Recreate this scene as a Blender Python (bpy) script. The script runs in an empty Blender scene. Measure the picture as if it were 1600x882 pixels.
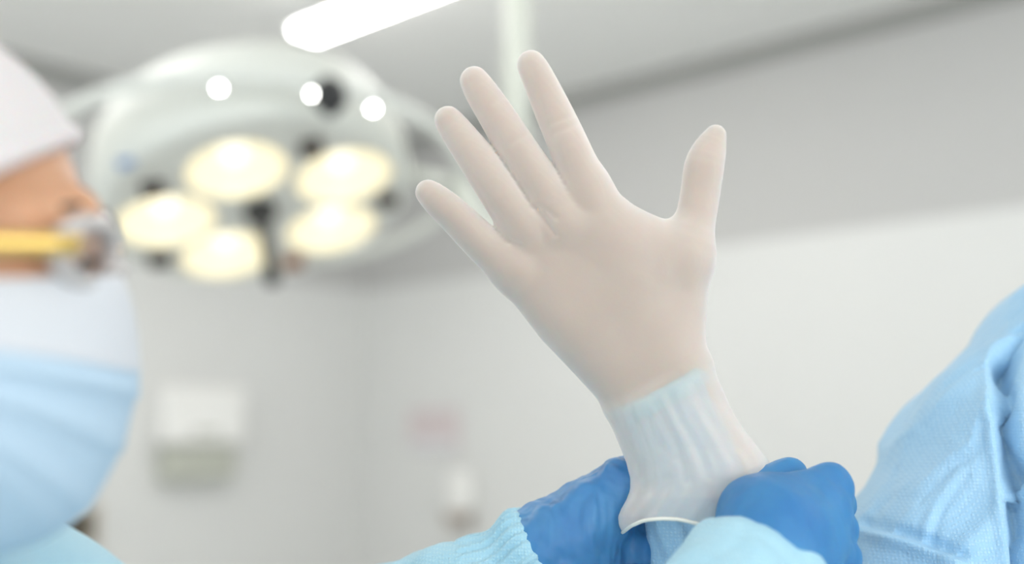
import bpy, math
import numpy as np
from mathutils import Vector, Matrix

# ------------------------------------------------------------------ camera frame
F = 1670.0                      # focal length in pixels of the 1600x882 frame
PITCH = math.radians(7.9)
CAM = np.array([0.0, 0.0, 1.40])
cp, sp_ = math.cos(PITCH), math.sin(PITCH)
RK = np.array([[1, 0, 0], [0, cp, -sp_], [0, sp_, cp]])   # aligned frame (x right, y forward, z up) -> world

def A(*v): return np.array(v, dtype=float)
def k(px, py, d): return A((px - 800) / F * d, d, (441 - py) / F * d)
def w2k(P): return (np.asarray(P, float) - CAM) @ RK
def k2w(Q): return np.asarray(Q, float) @ RK.T + CAM
def pw(px, py, d): return k2w(k(px, py, d))
def proj(P):                    # aligned-frame points -> pixel
    return 800 + F * P[:, 0] / P[:, 1], 441 - F * P[:, 2] / P[:, 1]
def nrm(v): v = np.asarray(v, float); return v / np.linalg.norm(v)

scene = bpy.context.scene
COL = scene.collection
rng = np.random.RandomState(4)

# ------------------------------------------------------------------ object helpers
LOC = {}
def mesh_from(name, V, Fc, mats, smooth=True, fmat=None):
    me = bpy.data.meshes.new(name)
    me.from_pydata([tuple(v) for v in np.asarray(V, float)], [], [tuple(int(i) for i in f) for f in Fc])
    if not isinstance(mats, (list, tuple)): mats = [mats]
    for m in mats: me.materials.append(m)
    if fmat is not None: me.polygons.foreach_set('material_index', np.asarray(fmat, np.int32))
    me.polygons.foreach_set('use_smooth', np.full(len(me.polygons), smooth, dtype=bool))
    me.update()
    return me

def put(name, V, Fc, mats, parent=None, loc=None, smooth=True, fmat=None):
    """One mesh object; V in world metres. A child takes its parent's origin."""
    if parent is not None: L = LOC[parent.name]
    elif loc is not None: L = np.asarray(loc, float)
    else: L = np.zeros(3)
    me = mesh_from(name, np.asarray(V, float) - L, Fc, mats, smooth, fmat)
    o = bpy.data.objects.new(name, me)
    COL.objects.link(o)
    if parent is not None: o.parent = parent
    else: o.location = L
    LOC[o.name] = L
    return o

def empty(name, loc):
    o = bpy.data.objects.new(name, None); COL.objects.link(o)
    o.location = loc; o.empty_display_size = .1
    LOC[o.name] = np.asarray(loc, float)
    return o

def tag(o, label=None, cat=None, group=None, kind=None):
    if label: o['label'] = label
    if cat: o['category'] = cat
    if group: o['group'] = group
    if kind: o['kind'] = kind
    return o

def bevel(o, width, seg=3):
    m = o.modifiers.new('bevel', 'BEVEL'); m.width = width; m.segments = seg; m.limit_method = 'ANGLE'
    return o

class MB:
    def __init__(s): s.V = []; s.F = []; s.n = 0
    def add(s, V, Fc):
        V = np.asarray(V, float); s.V.append(V)
        s.F += [tuple(i + s.n for i in f) for f in Fc]; s.n += len(V); return s
    def out(s): return np.vstack(s.V), s.F

def box(c, ax, ay, az, sx, sy, sz):
    """centre, three unit axes, three full sizes"""
    V = []
    for k_ in (-.5, .5):
        for j in (-.5, .5):
            for i in (-.5, .5):
                V.append(np.asarray(c) + np.asarray(ax) * sx * i + np.asarray(ay) * sy * j + np.asarray(az) * sz * k_)
    return np.array(V), [(0, 2, 3, 1), (4, 5, 7, 6), (0, 1, 5, 4), (2, 6, 7, 3), (0, 4, 6, 2), (1, 3, 7, 5)]

def frame_of(ax):
    ax = nrm(ax); t = A(0, 0, 1) if abs(ax[2]) < .9 else A(1, 0, 0)
    u = nrm(np.cross(t, ax)); v = np.cross(ax, u)
    return u, v

def lathe(c, ax, prof, seg=48, caps=True):
    """prof: (radius, height along ax)"""
    u, v = frame_of(ax); ax = nrm(ax); V = []; Fc = []
    th = np.linspace(0, 2 * math.pi, seg, endpoint=False)
    for r, h in prof:
        V.append(np.asarray(c) + h * ax + max(r, 1e-5) * (np.outer(np.cos(th), u) + np.outer(np.sin(th), v)))
    V = np.vstack(V)
    for i in range(len(prof) - 1):
        for j in range(seg):
            a, b = i * seg + j, i * seg + (j + 1) % seg
            Fc.append((a, b, b + seg, a + seg))
    if caps:
        Fc.append(tuple(range(seg))[::-1]); Fc.append(tuple(range((len(prof) - 1) * seg, len(prof) * seg)))
    return V, Fc

def tube(pts, r, seg=12, closed=False):
    pts = np.asarray(pts, float); n = len(pts); r = np.broadcast_to(np.asarray(r, float), (n,))
    V = []; Fc = []; u = None
    th = np.linspace(0, 2 * math.pi, seg, endpoint=False)
    for i in range(n):
        if closed: t = pts[(i + 1) % n] - pts[i - 1]
        else: t = pts[min(i + 1, n - 1)] - pts[max(i - 1, 0)]
        t = nrm(t)
        if u is None: u, _ = frame_of(t)
        u = nrm(u - (u @ t) * t); v = np.cross(t, u)
        V.append(pts[i] + r[i] * (np.outer(np.cos(th), u) + np.outer(np.sin(th), v)))
    V = np.vstack(V)
    for i in range(n if closed else n - 1):
        i2 = (i + 1) % n
        for j in range(seg):
            Fc.append((i * seg + j, i * seg + (j + 1) % seg, i2 * seg + (j + 1) % seg, i2 * seg + j))
    if not closed:
        Fc.append(tuple(range(seg))[::-1]); Fc.append(tuple(range((n - 1) * seg, n * seg)))
    return V, Fc

def spline(pts, n):
    pts = np.asarray(pts, float); m = len(pts); out = []
    for t in np.linspace(0, m - 1, n):
        i = min(int(t), m - 2); f = t - i
        p0, p1, p2, p3 = pts[max(i - 1, 0)], pts[i], pts[i + 1], pts[min(i + 2, m - 1)]
        out.append(.5 * ((2 * p1) + (-p0 + p2) * f + (2 * p0 - 5 * p1 + 4 * p2 - p3) * f ** 2 + (-p0 + 3 * p1 - 3 * p2 + p3) * f ** 3))
    return np.array(out)

# ------------------------------------------------------------------ implicit bodies
def smin(a, b, kk):
    h = np.clip(.5 + .5 * (b - a) / kk, 0, 1)
    return b + (a - b) * h - kk * h * (1 - h)
def smax(a, b, kk): return -smin(-a, -b, kk)

def cone(P, a, b, r1, r2, q=1.0):
    """tapered capsule; q < 1 makes it thinner along the forward axis"""
    s = np.array([1, 1 / q, 1]) if q != 1 else None
    if s is not None: P = P * s; a = a * s; b = b * s
    ba = b - a; pa = P - a
    h = np.clip(pa @ ba / max(ba @ ba, 1e-12), 0, 1)
    d = np.sqrt(((pa - h[:, None] * ba) ** 2).sum(1)) - (r1 + (r2 - r1) * h)
    return d * q if q != 1 else d
def chain(P, J, kk=.006, q=1.0):
    d = None
    for (a, r1), (b, r2) in zip(J[:-1], J[1:]):
        e = cone(P, a, b, r1, r2, q)
        d = e if d is None else (smin(d, e, kk) if kk else np.minimum(d, e))
    return d
def dense(J, n):
    c = spline([np.append(p, r_) for p, r_ in J], n)
    return [(x[:3], x[3]) for x in c]
def ell(P, c, r):
    p = P - np.asarray(c); r = np.asarray(r, float)
    k0 = np.sqrt(((p / r) ** 2).sum(1)); k1 = np.sqrt(((p / r ** 2) ** 2).sum(1)) + 1e-9
    return k0 * (k0 - 1) / k1

def surface(f, lo, hi, h, n=8, smooth=2, slack=1.7):
    """Sparse surface nets of the implicit f inside the box lo..hi with cells of size h."""
    lo = np.asarray(lo, float); hi = np.asarray(hi, float); B = n * h
    nb = np.ceil((hi - lo) / B).astype(int)
    g = np.stack(np.meshgrid(*[np.arange(m) for m in nb], indexing='ij'), -1).reshape(-1, 3)
    d = f(lo + (g + .5) * B)
    g = g[np.abs(d) < B * .87 * slack]
    off = np.stack(np.meshgrid(*[np.arange(n + 1)] * 3, indexing='ij'), -1).reshape(-1, 3)
    keys = []; verts = []; E = [[], [], []]; big = nb * n + 4
    def key(c): return ((c[:, 0] + 1) * big[1] + c[:, 1] + 1) * big[2] + c[:, 2] + 1
    corners = [(i, j, l) for i in (0, 1) for j in (0, 1) for l in (0, 1)]
    edges = [(a, b) for a in range(8) for b in range(a + 1, 8) if sum(x != y for x, y in zip(corners[a], corners[b])) == 1]
    for s in range(0, len(g), 400):
        gg = g[s:s + 400]
        ic = gg[:, None, :] * n + off[None]
        val = f((lo + ic * h).reshape(-1, 3)).reshape(len(gg), n + 1, n + 1, n + 1)
        cv = [val[:, i:i + n, j:j + n, l:l + n] for i, j, l in corners]
        ins = [c < 0 for c in cv]; cnt = sum(x.astype(np.int8) for x in ins)
        act = np.argwhere((cnt > 0) & (cnt < 8))
        if not len(act): continue
        ix = tuple(act.T); cc = gg[act[:, 0]] * n + act[:, 1:]
        c8 = np.stack([c[ix] for c in cv], 1)
        acc = np.zeros((len(act), 3)); num = np.zeros(len(act))
        for a, b in edges:
            m = (c8[:, a] < 0) != (c8[:, b] < 0)
            t = np.where(m, c8[:, a] / np.where(m, c8[:, a] - c8[:, b], 1), 0)
            pa = np.array(corners[a], float); pb = np.array(corners[b], float)
            acc += m[:, None] * (pa + t[:, None] * (pb - pa)); num += m
        verts.append(lo + (cc + acc / num[:, None]) * h); keys.append(key(cc))
        for ax, ci in ((0, 4), (1, 2), (2, 1)):
            m = (c8[:, 0] < 0) != (c8[:, ci] < 0)
            E[ax].append(np.hstack([cc[m], (c8[m, 0] < 0)[:, None].astype(int)]))
    keys = np.concatenate(keys); V = np.vstack(verts)
    o = np.argsort(keys); keys = keys[o]; V = V[o]
    Q = []
    for ax in range(3):
        e = np.vstack(E[ax]); c = e[:, :3]; u, v = [(1, 2), (2, 0), (0, 1)][ax]
        ids = []; ok = np.ones(len(c), bool)
        for du, dv in ((0, 0), (-1, 0), (-1, -1), (0, -1)):
            c2 = c.copy(); c2[:, u] += du; c2[:, v] += dv
            kk = key(c2); p = np.clip(np.searchsorted(keys, kk), 0, len(keys) - 1)
            ok &= keys[p] == kk; ids.append(p)
        q = np.stack(ids, 1); fl = e[:, 3] == 0
        q[fl] = q[fl][:, ::-1]
        Q.append(q[ok])
    Q = np.vstack(Q)
    return smooth_mesh(V, Q, smooth), Q

def smooth_mesh(V, Q, it, lam=.5):
    Q = np.asarray(Q)
    e = np.vstack([Q[:, [i, (i + 1) % Q.shape[1]]] for i in range(Q.shape[1])])
    e = np.vstack([e, e[:, ::-1]]); cnt = np.bincount(e[:, 0], minlength=len(V)).astype(float); cnt[cnt == 0] = 1
    for i in range(it * 2):
        s = np.stack([np.bincount(e[:, 0], V[e[:, 1], a], len(V)) for a in range(3)], 1) / cnt[:, None]
        V = V + (lam if i % 2 == 0 else -lam * 1.04) * (s - V)
    return V

def normals(V, Q):
    Q = np.asarray(Q); n = np.cross(V[Q[:, 2]] - V[Q[:, 0]], V[Q[:, 3 if Q.shape[1] > 3 else 1]] - V[Q[:, 1 if Q.shape[1] > 3 else 0]])
    if Q.shape[1] == 3: n = -n
    N = np.zeros_like(V)
    for i in range(Q.shape[1]):
        for a in range(3): N[:, a] += np.bincount(Q[:, i], n[:, a], len(V))
    return N / (np.linalg.norm(N, axis=1, keepdims=True) + 1e-12)

def clip(V, Q, s):
    """keep the part of the mesh where s < 0; returns verts, faces and the cut as ordered vertex pairs"""
    V = list(map(np.asarray, V)); out = []; cut = {}; segs = []
    def mid(a, b):
        kx = (min(a, b), max(a, b))
        if kx not in cut:
            t = s[a] / (s[a] - s[b]); V.append(V[a] + t * (V[b] - V[a])); cut[kx] = len(V) - 1
        return cut[kx]
    neg = s < 0; Q = np.asarray(Q); c = neg[Q].sum(1)
    out += [tuple(q) for q in Q[c == Q.shape[1]]]
    for q in Q[(c > 0) & (c < Q.shape[1])]:
        poly = []; m = []
        for i in range(len(q)):
            a, b = int(q[i]), int(q[(i + 1) % len(q)])
            if neg[a]: poly.append(a)
            if neg[a] != neg[b]: p = mid(a, b); poly.append(p); m.append(p)
        if len(poly) > 2: out.append(tuple(poly))
        if len(m) == 2: segs.append(tuple(m))
    V = np.array(V); used = np.zeros(len(V), bool)
    for f in out: used[list(f)] = True
    re = np.cumsum(used) - 1
    return V[used], [tuple(re[i] for i in f) for f in out], [(re[a], re[b]) for a, b in segs]

def loops(segs):
    nb = {}
    for a, b in segs: nb.setdefault(a, []).append(b); nb.setdefault(b, []).append(a)
    seen = set(); res = []
    for st in nb:
        if st in seen: continue
        L = [st]; seen.add(st)
        while True:
            nx = [x for x in nb[L[-1]] if x not in seen]
            if not nx: break
            L.append(nx[0]); seen.add(nx[0])
        res.append(L)
    return sorted(res, key=len, reverse=True)

def wav(P, freq, seed, m=7):
    """smooth pseudo-noise, about -1..1"""
    r = np.random.RandomState(seed); s = np.zeros(len(P))
    for _ in range(m):
        d = nrm(r.normal(size=3)) * freq * r.uniform(.6, 1.5)
        s += np.sin(P @ d + r.uniform(0, 6.28))
    return s / (m * .6)

def crumple(P, wl, seed, m=4):
    """creased-cloth relief: folded planes with sharp ridges, 0..1"""
    r = np.random.RandomState(seed); s = np.zeros(len(P))
    for _ in range(m):
        d = nrm(r.normal(size=3)); ph = P @ d / (wl * r.uniform(.7, 1.5)) + r.uniform(0, 1) + .35 * wav(P, 1.6 / wl, r.randint(999))
        s += np.abs((ph % 1.0) * 2 - 1)
    return s / m

# ------------------------------------------------------------------ materials
def new_mat(name):
    m = bpy.data.materials.new(name); m.use_nodes = True
    nt = m.node_tree; return m, nt, nt.nodes['Principled BSDF']
def pset(b, **kw):
    for kx, v in kw.items():
        kx = kx.replace('_', ' ')
        if kx in b.inputs: b.inputs[kx].default_value = v
def rgb(c): return (c[0], c[1], c[2], 1)

def mat(name, col, rough=.5, metal=0, var=0, vscale=20, bump=0, bscale=200, **kw):
    m, nt, b = new_mat(name); pset(b, Base_Color=rgb(col), Roughness=rough, Metallic=metal, **kw)
    N = nt.nodes; L = nt.links
    tc = N.new('ShaderNodeTexCoord')
    if var:
        n = N.new('ShaderNodeTexNoise'); n.inputs['Scale'].default_value = vscale; n.inputs['Detail'].default_value = 4
        r = N.new('ShaderNodeMix'); r.data_type = 'RGBA'
        r.inputs[6].default_value = rgb([max(0, c * (1 - var)) for c in col]); r.inputs[7].default_value = rgb([min(1, c * (1 + var)) for c in col])
        L.new(tc.outputs['Object'], n.inputs['Vector']); L.new(n.outputs['Fac'], r.inputs[0]); L.new(r.outputs[2], b.inputs['Base Color'])
    if bump:
        n2 = N.new('ShaderNodeTexNoise'); n2.inputs['Scale'].default_value = bscale; n2.inputs['Detail'].default_value = 3
        bp = N.new('ShaderNodeBump'); bp.inputs['Strength'].default_value = bump; bp.inputs['Distance'].default_value = .002
        L.new(tc.outputs['Object'], n2.inputs['Vector']); L.new(n2.outputs['Fac'], bp.inputs['Height']); L.new(bp.outputs['Normal'], b.inputs['Normal'])
    return m

def emit(name, col, strength, transp=0):
    m = bpy.data.materials.new(name); m.use_nodes = True; nt = m.node_tree; nt.nodes.clear()
    o = nt.nodes.new('ShaderNodeOutputMaterial'); e = nt.nodes.new('ShaderNodeEmission')
    e.inputs[0].default_value = rgb(col); e.inputs[1].default_value = strength
    if transp:
        t = nt.nodes.new('ShaderNodeBsdfTransparent'); mx = nt.nodes.new('ShaderNodeMixShader'); mx.inputs[0].default_value = transp
        nt.links.new(e.outputs[0], mx.inputs[1]); nt.links.new(t.outputs[0], mx.inputs[2]); nt.links.new(mx.outputs[0], o.inputs[0])
    else: nt.links.new(e.outputs[0], o.inputs[0])
    return m

def see_through(m, fac, col=(1, 1, 1)):
    nt = m.node_tree; b = nt.nodes['Principled BSDF']; o = nt.nodes['Material Output']
    t = nt.nodes.new('ShaderNodeBsdfTransparent'); t.inputs[0].default_value = rgb(col)
    mx = nt.nodes.new('ShaderNodeMixShader'); mx.inputs[0].default_value = fac
    nt.links.new(b.outputs[0], mx.inputs[1]); nt.links.new(t.outputs[0], mx.inputs[2]); nt.links.new(mx.outputs[0], o.inputs[0])
    return m

def gown_mat(name, col, col2):
    """spun-bonded gown cloth: small embossed dimples, slightly uneven dye"""
    m, nt, b = new_mat(name); N = nt.nodes; L = nt.links
    pset(b, Roughness=.55, Sheen_Weight=.1, Subsurface_Weight=.1, Subsurface_Scale=.004)
    b.inputs['Subsurface Radius'].default_value = (.5, .8, 1)
    tc = N.new('ShaderNodeTexCoord')
    vo = N.new('ShaderNodeTexVoronoi'); vo.inputs['Scale'].default_value = 520; vo.inputs['Randomness'].default_value = .25
    L.new(tc.outputs['Object'], vo.inputs['Vector'])
    rp = N.new('ShaderNodeMapRange'); rp.inputs[1].default_value = .15; rp.inputs[2].default_value = .55
    L.new(vo.outputs['Distance'], rp.inputs[0])
    no = N.new('ShaderNodeTexNoise'); no.inputs['Scale'].default_value = 14; no.inputs['Detail'].default_value = 5
    L.new(tc.outputs['Object'], no.inputs['Vector'])
    mx = N.new('ShaderNodeMix'); mx.data_type = 'RGBA'; mx.inputs[6].default_value = rgb(col); mx.inputs[7].default_value = rgb(col2)
    L.new(no.outputs['Fac'], mx.inputs[0])
    m2 = N.new('ShaderNodeMix'); m2.data_type = 'RGBA'; m2.blend_type = 'MULTIPLY'; m2.inputs[7].default_value = (.80, .90, .96, 1)
    L.new(rp.outputs[0], m2.inputs[0]); L.new(mx.outputs[2], m2.inputs[6]); L.new(m2.outputs[2], b.inputs['Base Color'])
    bp = N.new('ShaderNodeBump'); bp.inputs['Strength'].default_value = .45; bp.inputs['Distance'].default_value = .0007; bp.invert = True
    L.new(rp.outputs[0], bp.inputs['Height'])
    n2 = N.new('ShaderNodeTexNoise'); n2.inputs['Scale'].default_value = 34; n2.inputs['Detail'].default_value = 3; n2.inputs['Distortion'].default_value = 1.2
    L.new(tc.outputs['Object'], n2.inputs['Vector'])
    b2 = N.new('ShaderNodeBump'); b2.inputs['Strength'].default_value = .35; b2.inputs['Distance'].default_value = .006
    L.new(n2.outputs['Fac'], b2.inputs['Height']); L.new(bp.outputs['Normal'], b2.inputs['Normal']); L.new(b2.outputs['Normal'], b.inputs['Normal'])
    return m

def thin_glove(name, col, col2, rough, bump, transp, spec=.5):
    """wrinkled thin glove film"""
    m, nt, b = new_mat(name); N = nt.nodes; L = nt.links
    pset(b, Roughness=rough, Specular_IOR_Level=spec, Subsurface_Weight=.3, Subsurface_Scale=.004)
    tc = N.new('ShaderNodeTexCoord')
    no = N.new('ShaderNodeTexNoise'); no.inputs['Scale'].default_value = 30; no.inputs['Detail'].default_value = 3
    L.new(tc.outputs['Object'], no.inputs['Vector'])
    mx = N.new('ShaderNodeMix'); mx.data_type = 'RGBA'; mx.inputs[6].default_value = rgb(col); mx.inputs[7].default_value = rgb(col2)
    L.new(no.outputs['Fac'], mx.inputs[0]); L.new(mx.outputs[2], b.inputs['Base Color'])
    mp = N.new('ShaderNodeMapping'); mp.inputs['Rotation'].default_value = (.2, .7, .5); mp.inputs['Scale'].default_value = (1, 1, .42)
    L.new(tc.outputs['Object'], mp.inputs[0])
    vo = N.new('ShaderNodeTexNoise'); vo.noise_type = 'RIDGED_MULTIFRACTAL'; vo.inputs['Scale'].default_value = 85; vo.inputs['Detail'].default_value = 2.5
    vo.inputs['Roughness'].default_value = .5; vo.inputs['Distortion'].default_value = .5
    L.new(mp.outputs[0], vo.inputs['Vector'])
    bp = N.new('ShaderNodeBump'); bp.inputs['Strength'].default_value = bump; bp.inputs['Distance'].default_value = .004
    L.new(vo.outputs['Fac'], bp.inputs['Height']); L.new(bp.outputs['Normal'], b.inputs['Normal'])
    return see_through(m, transp) if transp else m

M = {}
M['ceiling'] = mat('ceiling paint', (.86, .86, .84), .8, var=.02, vscale=2)
M['grey'] = mat('grey wall paint', (.53, .525, .51), .7, var=.02, vscale=2)
M['white'] = mat('white wall cladding', (.72, .72, .70), .35, var=.015, vscale=1.5)
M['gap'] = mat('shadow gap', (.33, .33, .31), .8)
M['floor'] = mat('pale vinyl floor', (.76, .77, .76), .3, var=.05, vscale=6)
M['enamel'] = mat('lamp enamel', (.78, .79, .73), .5)
M['face'] = mat('lamp face enamel', (.70, .70, .64), .4)
M['cream'] = mat('cream enamel', (.80, .81, .72), .35)
M['black'] = mat('black plastic', (.02, .02, .02), .4)
M['brown'] = mat('dark brown latch', (.045, .03, .022), .5)
M['redbrown'] = mat('reddish brown latch', (.30, .13, .06), .5)
M['mirror'] = mat('reflector silver', (.95, .86, .6), .15, metal=1)
M['led'] = emit('led glow', (1, .99, .95), 38)  # glow put in for the glints on the lamp ring
M['lens'] = emit('warm lens glow', (1, .93, .67), 1.08, .22)
M['bulb'] = emit('halogen bulb', (1, .92, .7), 3)
M['tube'] = emit('ceiling light glow', (1, .985, .96), 22)
M['fix'] = mat('white fixture metal', (.8, .8, .78), .4)
M['chrome'] = mat('chrome', (.75, .75, .74), .15, metal=1)
M['plast'] = mat('white plastic', (.88, .87, .84), .3)
M['greyplast'] = mat('grey green plastic', (.50, .51, .44), .4)
M['pink'] = mat('pale pink paper', (.66, .58, .58), .7)
M['paper'] = mat('white paper', (.75, .76, .78), .7)
M['picture'] = mat('dark brown print', (.10, .085, .06), .5, var=.9, vscale=14)
M['wood'] = mat('pale wood frame', (.55, .50, .42), .5)
M['skin'] = mat('skin', (.62, .33, .19), .5, var=.10, vscale=25, bump=.12, bscale=350, Subsurface_Weight=.15, Subsurface_Scale=.01)
M['skinpale'] = mat('paler skin', (.52, .36, .25), .55, var=.10, vscale=30, bump=.1, bscale=300)
M['hair'] = mat('dark hair', (.03, .018, .012), .5)
M['eye'] = mat('eye white', (.75, .72, .68), .2)
M['iris'] = mat('dark iris', (.05, .025, .015), .2)
M['cap'] = mat('white bouffant cap', (.72, .67, .665), .8, bump=.6, bscale=70, Subsurface_Weight=.3, Subsurface_Scale=.01)
M['maskwhite'] = mat('white mask cloth', (.68, .69, .72), .75, bump=.2, bscale=500)
M['maskblue'] = mat('blue mask cloth', (.49, .63, .75), .75, bump=.2, bscale=500)
M['gold'] = mat('gold metal', (.85, .58, .18), .25, metal=1)
M['clear'] = mat('clear acrylic', (.78, .74, .72), .1, Transmission_Weight=.35, IOR=1.3)
M['lensglass'] = see_through(mat('glasses lens', (.8, .8, .8), .05), .8)
M['gown'] = gown_mat('sky blue gown cloth', (.37, .62, .83), (.55, .75, .90))
M['gownpale'] = gown_mat('pale blue gown cloth', (.42, .69, .80), (.57, .79, .86))
M['cuffcloth'] = gown_mat('pale sleeve cloth', (.42, .70, .80), (.56, .66, .68))
def latex(name):
    m = mat(name, (.80, .735, .685), .5, var=.03, vscale=40, bump=.05, bscale=500, Sheen_Weight=.3, Subsurface_Weight=.3, Subsurface_Scale=.005)
    see_through(m, .4, (1, .96, .90)); nt = m.node_tree
    mix = [n for n in nt.nodes if n.type == 'MIX_SHADER'][0]
    lw = nt.nodes.new('ShaderNodeLayerWeight'); lw.inputs[0].default_value = .5      # longer way through the film at grazing angles
    mr = nt.nodes.new('ShaderNodeMapRange'); mr.inputs[1].default_value = 0; mr.inputs[2].default_value = .8; mr.inputs[3].default_value = .58; mr.inputs[4].default_value = .02
    nt.links.new(lw.outputs['Facing'], mr.inputs[0]); nt.links.new(mr.outputs[0], mix.inputs[0])
    return m
M['glove'] = latex('white latex glove')
M['rim'] = mat('rolled latex rim', (.88, .85, .76), .4)
M['nitrile'] = thin_glove('blue glove film', (.025, .18, .50), (.10, .38, .68), .40, 1.0, .16, .45)
M['nitrile_taut'] = thin_glove('taut blue glove film', (.025, .18, .48), (.08, .33, .62), .44, .15, .12, .35)
M['shoe'] = mat('white clog', (.7, .7, .7), .5)
M['glass'] = see_through(mat('window glass', (.9, .95, .95), .02), .9)

# ------------------------------------------------------------------ the room
CEIL = 2.80
def ray(px, py): return nrm(RK @ A(px - 800, F, 441 - py))
def hit_z(px, py, z):
    r = ray(px, py); return CAM + r * ((z - CAM[2]) / r[2])
CORNER = hit_z(575, 232, CEIL); CORNER[2] = 0
U1 = nrm(A(1925, -1685, 0))          # along the right-hand wall, towards the viewer
U2 = nrm(A(-1475, -1685, 0)); U2 = nrm(U2 - (U2 @ U1) * U1)   # along the left-hand wall
UP = A(0, 0, 1)
L1, L2, TH = 6.4, 5.8, .12
SPLIT = CAM[2] + (672 - 459) / (672 - 232) * (CEIL - CAM[2])

def structure(name, V, Fc, m, parent=None, smooth=False):
    o = put(name, V, Fc, m, parent, smooth=smooth)
    if parent is None: o['kind'] = 'structure'
    return o
def rp(a, b, z): return CORNER + U1 * a + U2 * b + UP * z     # room coordinates
def rbox(a0, a1, b0, b1, z0, z1):
    return box(rp((a0 + a1) / 2, (b0 + b1) / 2, (z0 + z1) / 2), U1, U2, UP, a1 - a0, b1 - b0, z1 - z0)

structure('floor', *rbox(-TH, L1 + TH, -TH, L2 + TH, -.1, 0), M['floor'])
structure('ceiling', *rbox(-TH, L1 + TH, -TH, L2 + TH, CEIL, CEIL + .1), M['ceiling'])
wr = structure('wall_right', *rbox(0, L1, -TH, 0, 0, CEIL), M['grey'])
structure('cladding', *rbox(.012, L1, 0, .012, .0, SPLIT), M['white'], wr)
wl = structure('wall_left', *rbox(-TH, 0, -TH, L2, 0, CEIL), M['grey'])
structure('cladding', *rbox(0, .012, 0, L2, .0, SPLIT), M['white'], wl)
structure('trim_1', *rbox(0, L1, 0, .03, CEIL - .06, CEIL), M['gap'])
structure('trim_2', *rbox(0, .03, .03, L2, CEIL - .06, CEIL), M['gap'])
# wall behind the viewer with a wide window, and the wall on its right with an added, unseen window
w0, w1, z0, z1 = 1.4, 5.2, .95, 2.45
mb = MB()
for b in ((0, w0, 0, CEIL), (w1, L1, 0, CEIL), (w0, w1, 0, z0), (w0, w1, z1, CEIL)):
    mb.add(*rbox(b[0], b[1], L2, L2 + TH, b[2], b[3]))
structure('wall_back', *mb.out(), M['white'])
v0, v1 = 2.2, 5.4
mb = MB()
for b in ((-TH, v0, 0, CEIL), (v1, L2 + TH, 0, CEIL), (v0, v1, 0, z0), (v0, v1, z1, CEIL)):
    mb.add(*rbox(L1, L1 + TH, b[0], b[1], b[2], b[3]))
structure('wall_front', *mb.out(), M['white'])
mb = MB()
for b in ((v0, v0 + .06, z0, z1), (v1 - .06, v1, z0, z1), (v0, v1, z0, z0 + .06), (v0, v1, z1 - .06, z1), ((v0 + v1) / 2 - .03, (v0 + v1) / 2 + .03, z0, z1)):
    mb.add(*rbox(L1 + .03, L1 + .09, b[0], b[1], b[2], b[3]))
win2 = structure('window_2', *mb.out(), M['fix'])  # unseen window added to let more light onto the left-hand wall
structure('pane', *rbox(L1 + .055, L1 + .062, v0 + .05, v1 - .05, z0 + .05, z1 - .05), M['glass'], win2)
mb = MB()
for b in ((w0, w0 + .06, z0, z1), (w1 - .06, w1, z0, z1), (w0, w1, z0, z0 + .06), (w0, w1, z1 - .06, z1), ((w0 + w1) / 2 - .03, (w0 + w1) / 2 + .03, z0, z1)):
    mb.add(*rbox(b[0], b[1], L2 + .03, L2 + .09, b[2], b[3]))
win = structure('window_1', *mb.out(), M['fix'])
structure('pane', *rbox(w0 + .05, w1 - .05, L2 + .055, L2 + .062, z0 + .05, z1 - .05), M['glass'], win)

def ceiling_light(a0, a1, b, label, wid=.145):
    e = empty('ceiling_light', rp((a0 + a1) / 2, b, CEIL))
    tag(e, label, 'ceiling light', 'long ceiling lights')
    bevel(put('housing', *rbox(a0, a1, b - wid / 2, b + wid / 2, CEIL - .045, CEIL - .001), M['fix'], e, smooth=False), .008)
    bevel(put('diffuser', *rbox(a0 + .03, a1 - .03, b - wid / 2 + .02, b + wid / 2 - .02, CEIL - .062, CEIL - .0455), M['tube'], e, smooth=False), .008)
    return e
def to_room(P): d = P - CORNER; return d @ U1, d @ U2
a_l, b_l = to_room(hit_z(468, 56, CEIL - .05))
ceiling_light(a_l, a_l + 1.55, b_l, 'long lit ceiling light above the round operating lamp')
for aa, bb, lb in ((a_l + 2.7, b_l - .1, 'long lit ceiling light close to the right-hand wall'), (.45, 2.6, 'long lit ceiling light close to the left-hand wall')):  # two unseen fixtures added to brighten the walls
    ceiling_light(aa, aa + 1.55, bb, lb)

# ------------------------------------------------------------------ operating lamp
DL = 2.26
lc = k(405, 322, DL)
vh = nrm(lc); e0 = A(.178, 0, -.984); e_ = nrm(e0 - (e0 @ vh) * vh)
asp = .53
nK = -asp * vh + math.sqrt(1 - asp ** 2) * e_
LN = nrm(RK @ nK); LC = k2w(lc)
s_ = DL / F
lamp = empty('operating_lamp', k2w(k(805, -320, 2.38)) * A(1, 1, 0) + A(0, 0, CEIL))
tag(lamp, 'round white operating lamp with five glowing warm lenses hanging from a ceiling pole', 'operating lamp')
# axes on the face
FX = nrm(np.cross(nrm(RK @ e_), RK @ vh)); FX = FX if FX[0] > 0 else -FX
FX = nrm(FX - (FX @ LN) * LN); FY = np.cross(LN, FX)
if (w2k(LC + FY) - w2k(LC))[2] < 0: FY = -FY
def fp(x, y, h=0): return LC + FX * x + FY * y + LN * h
R_R = .0985
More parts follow.
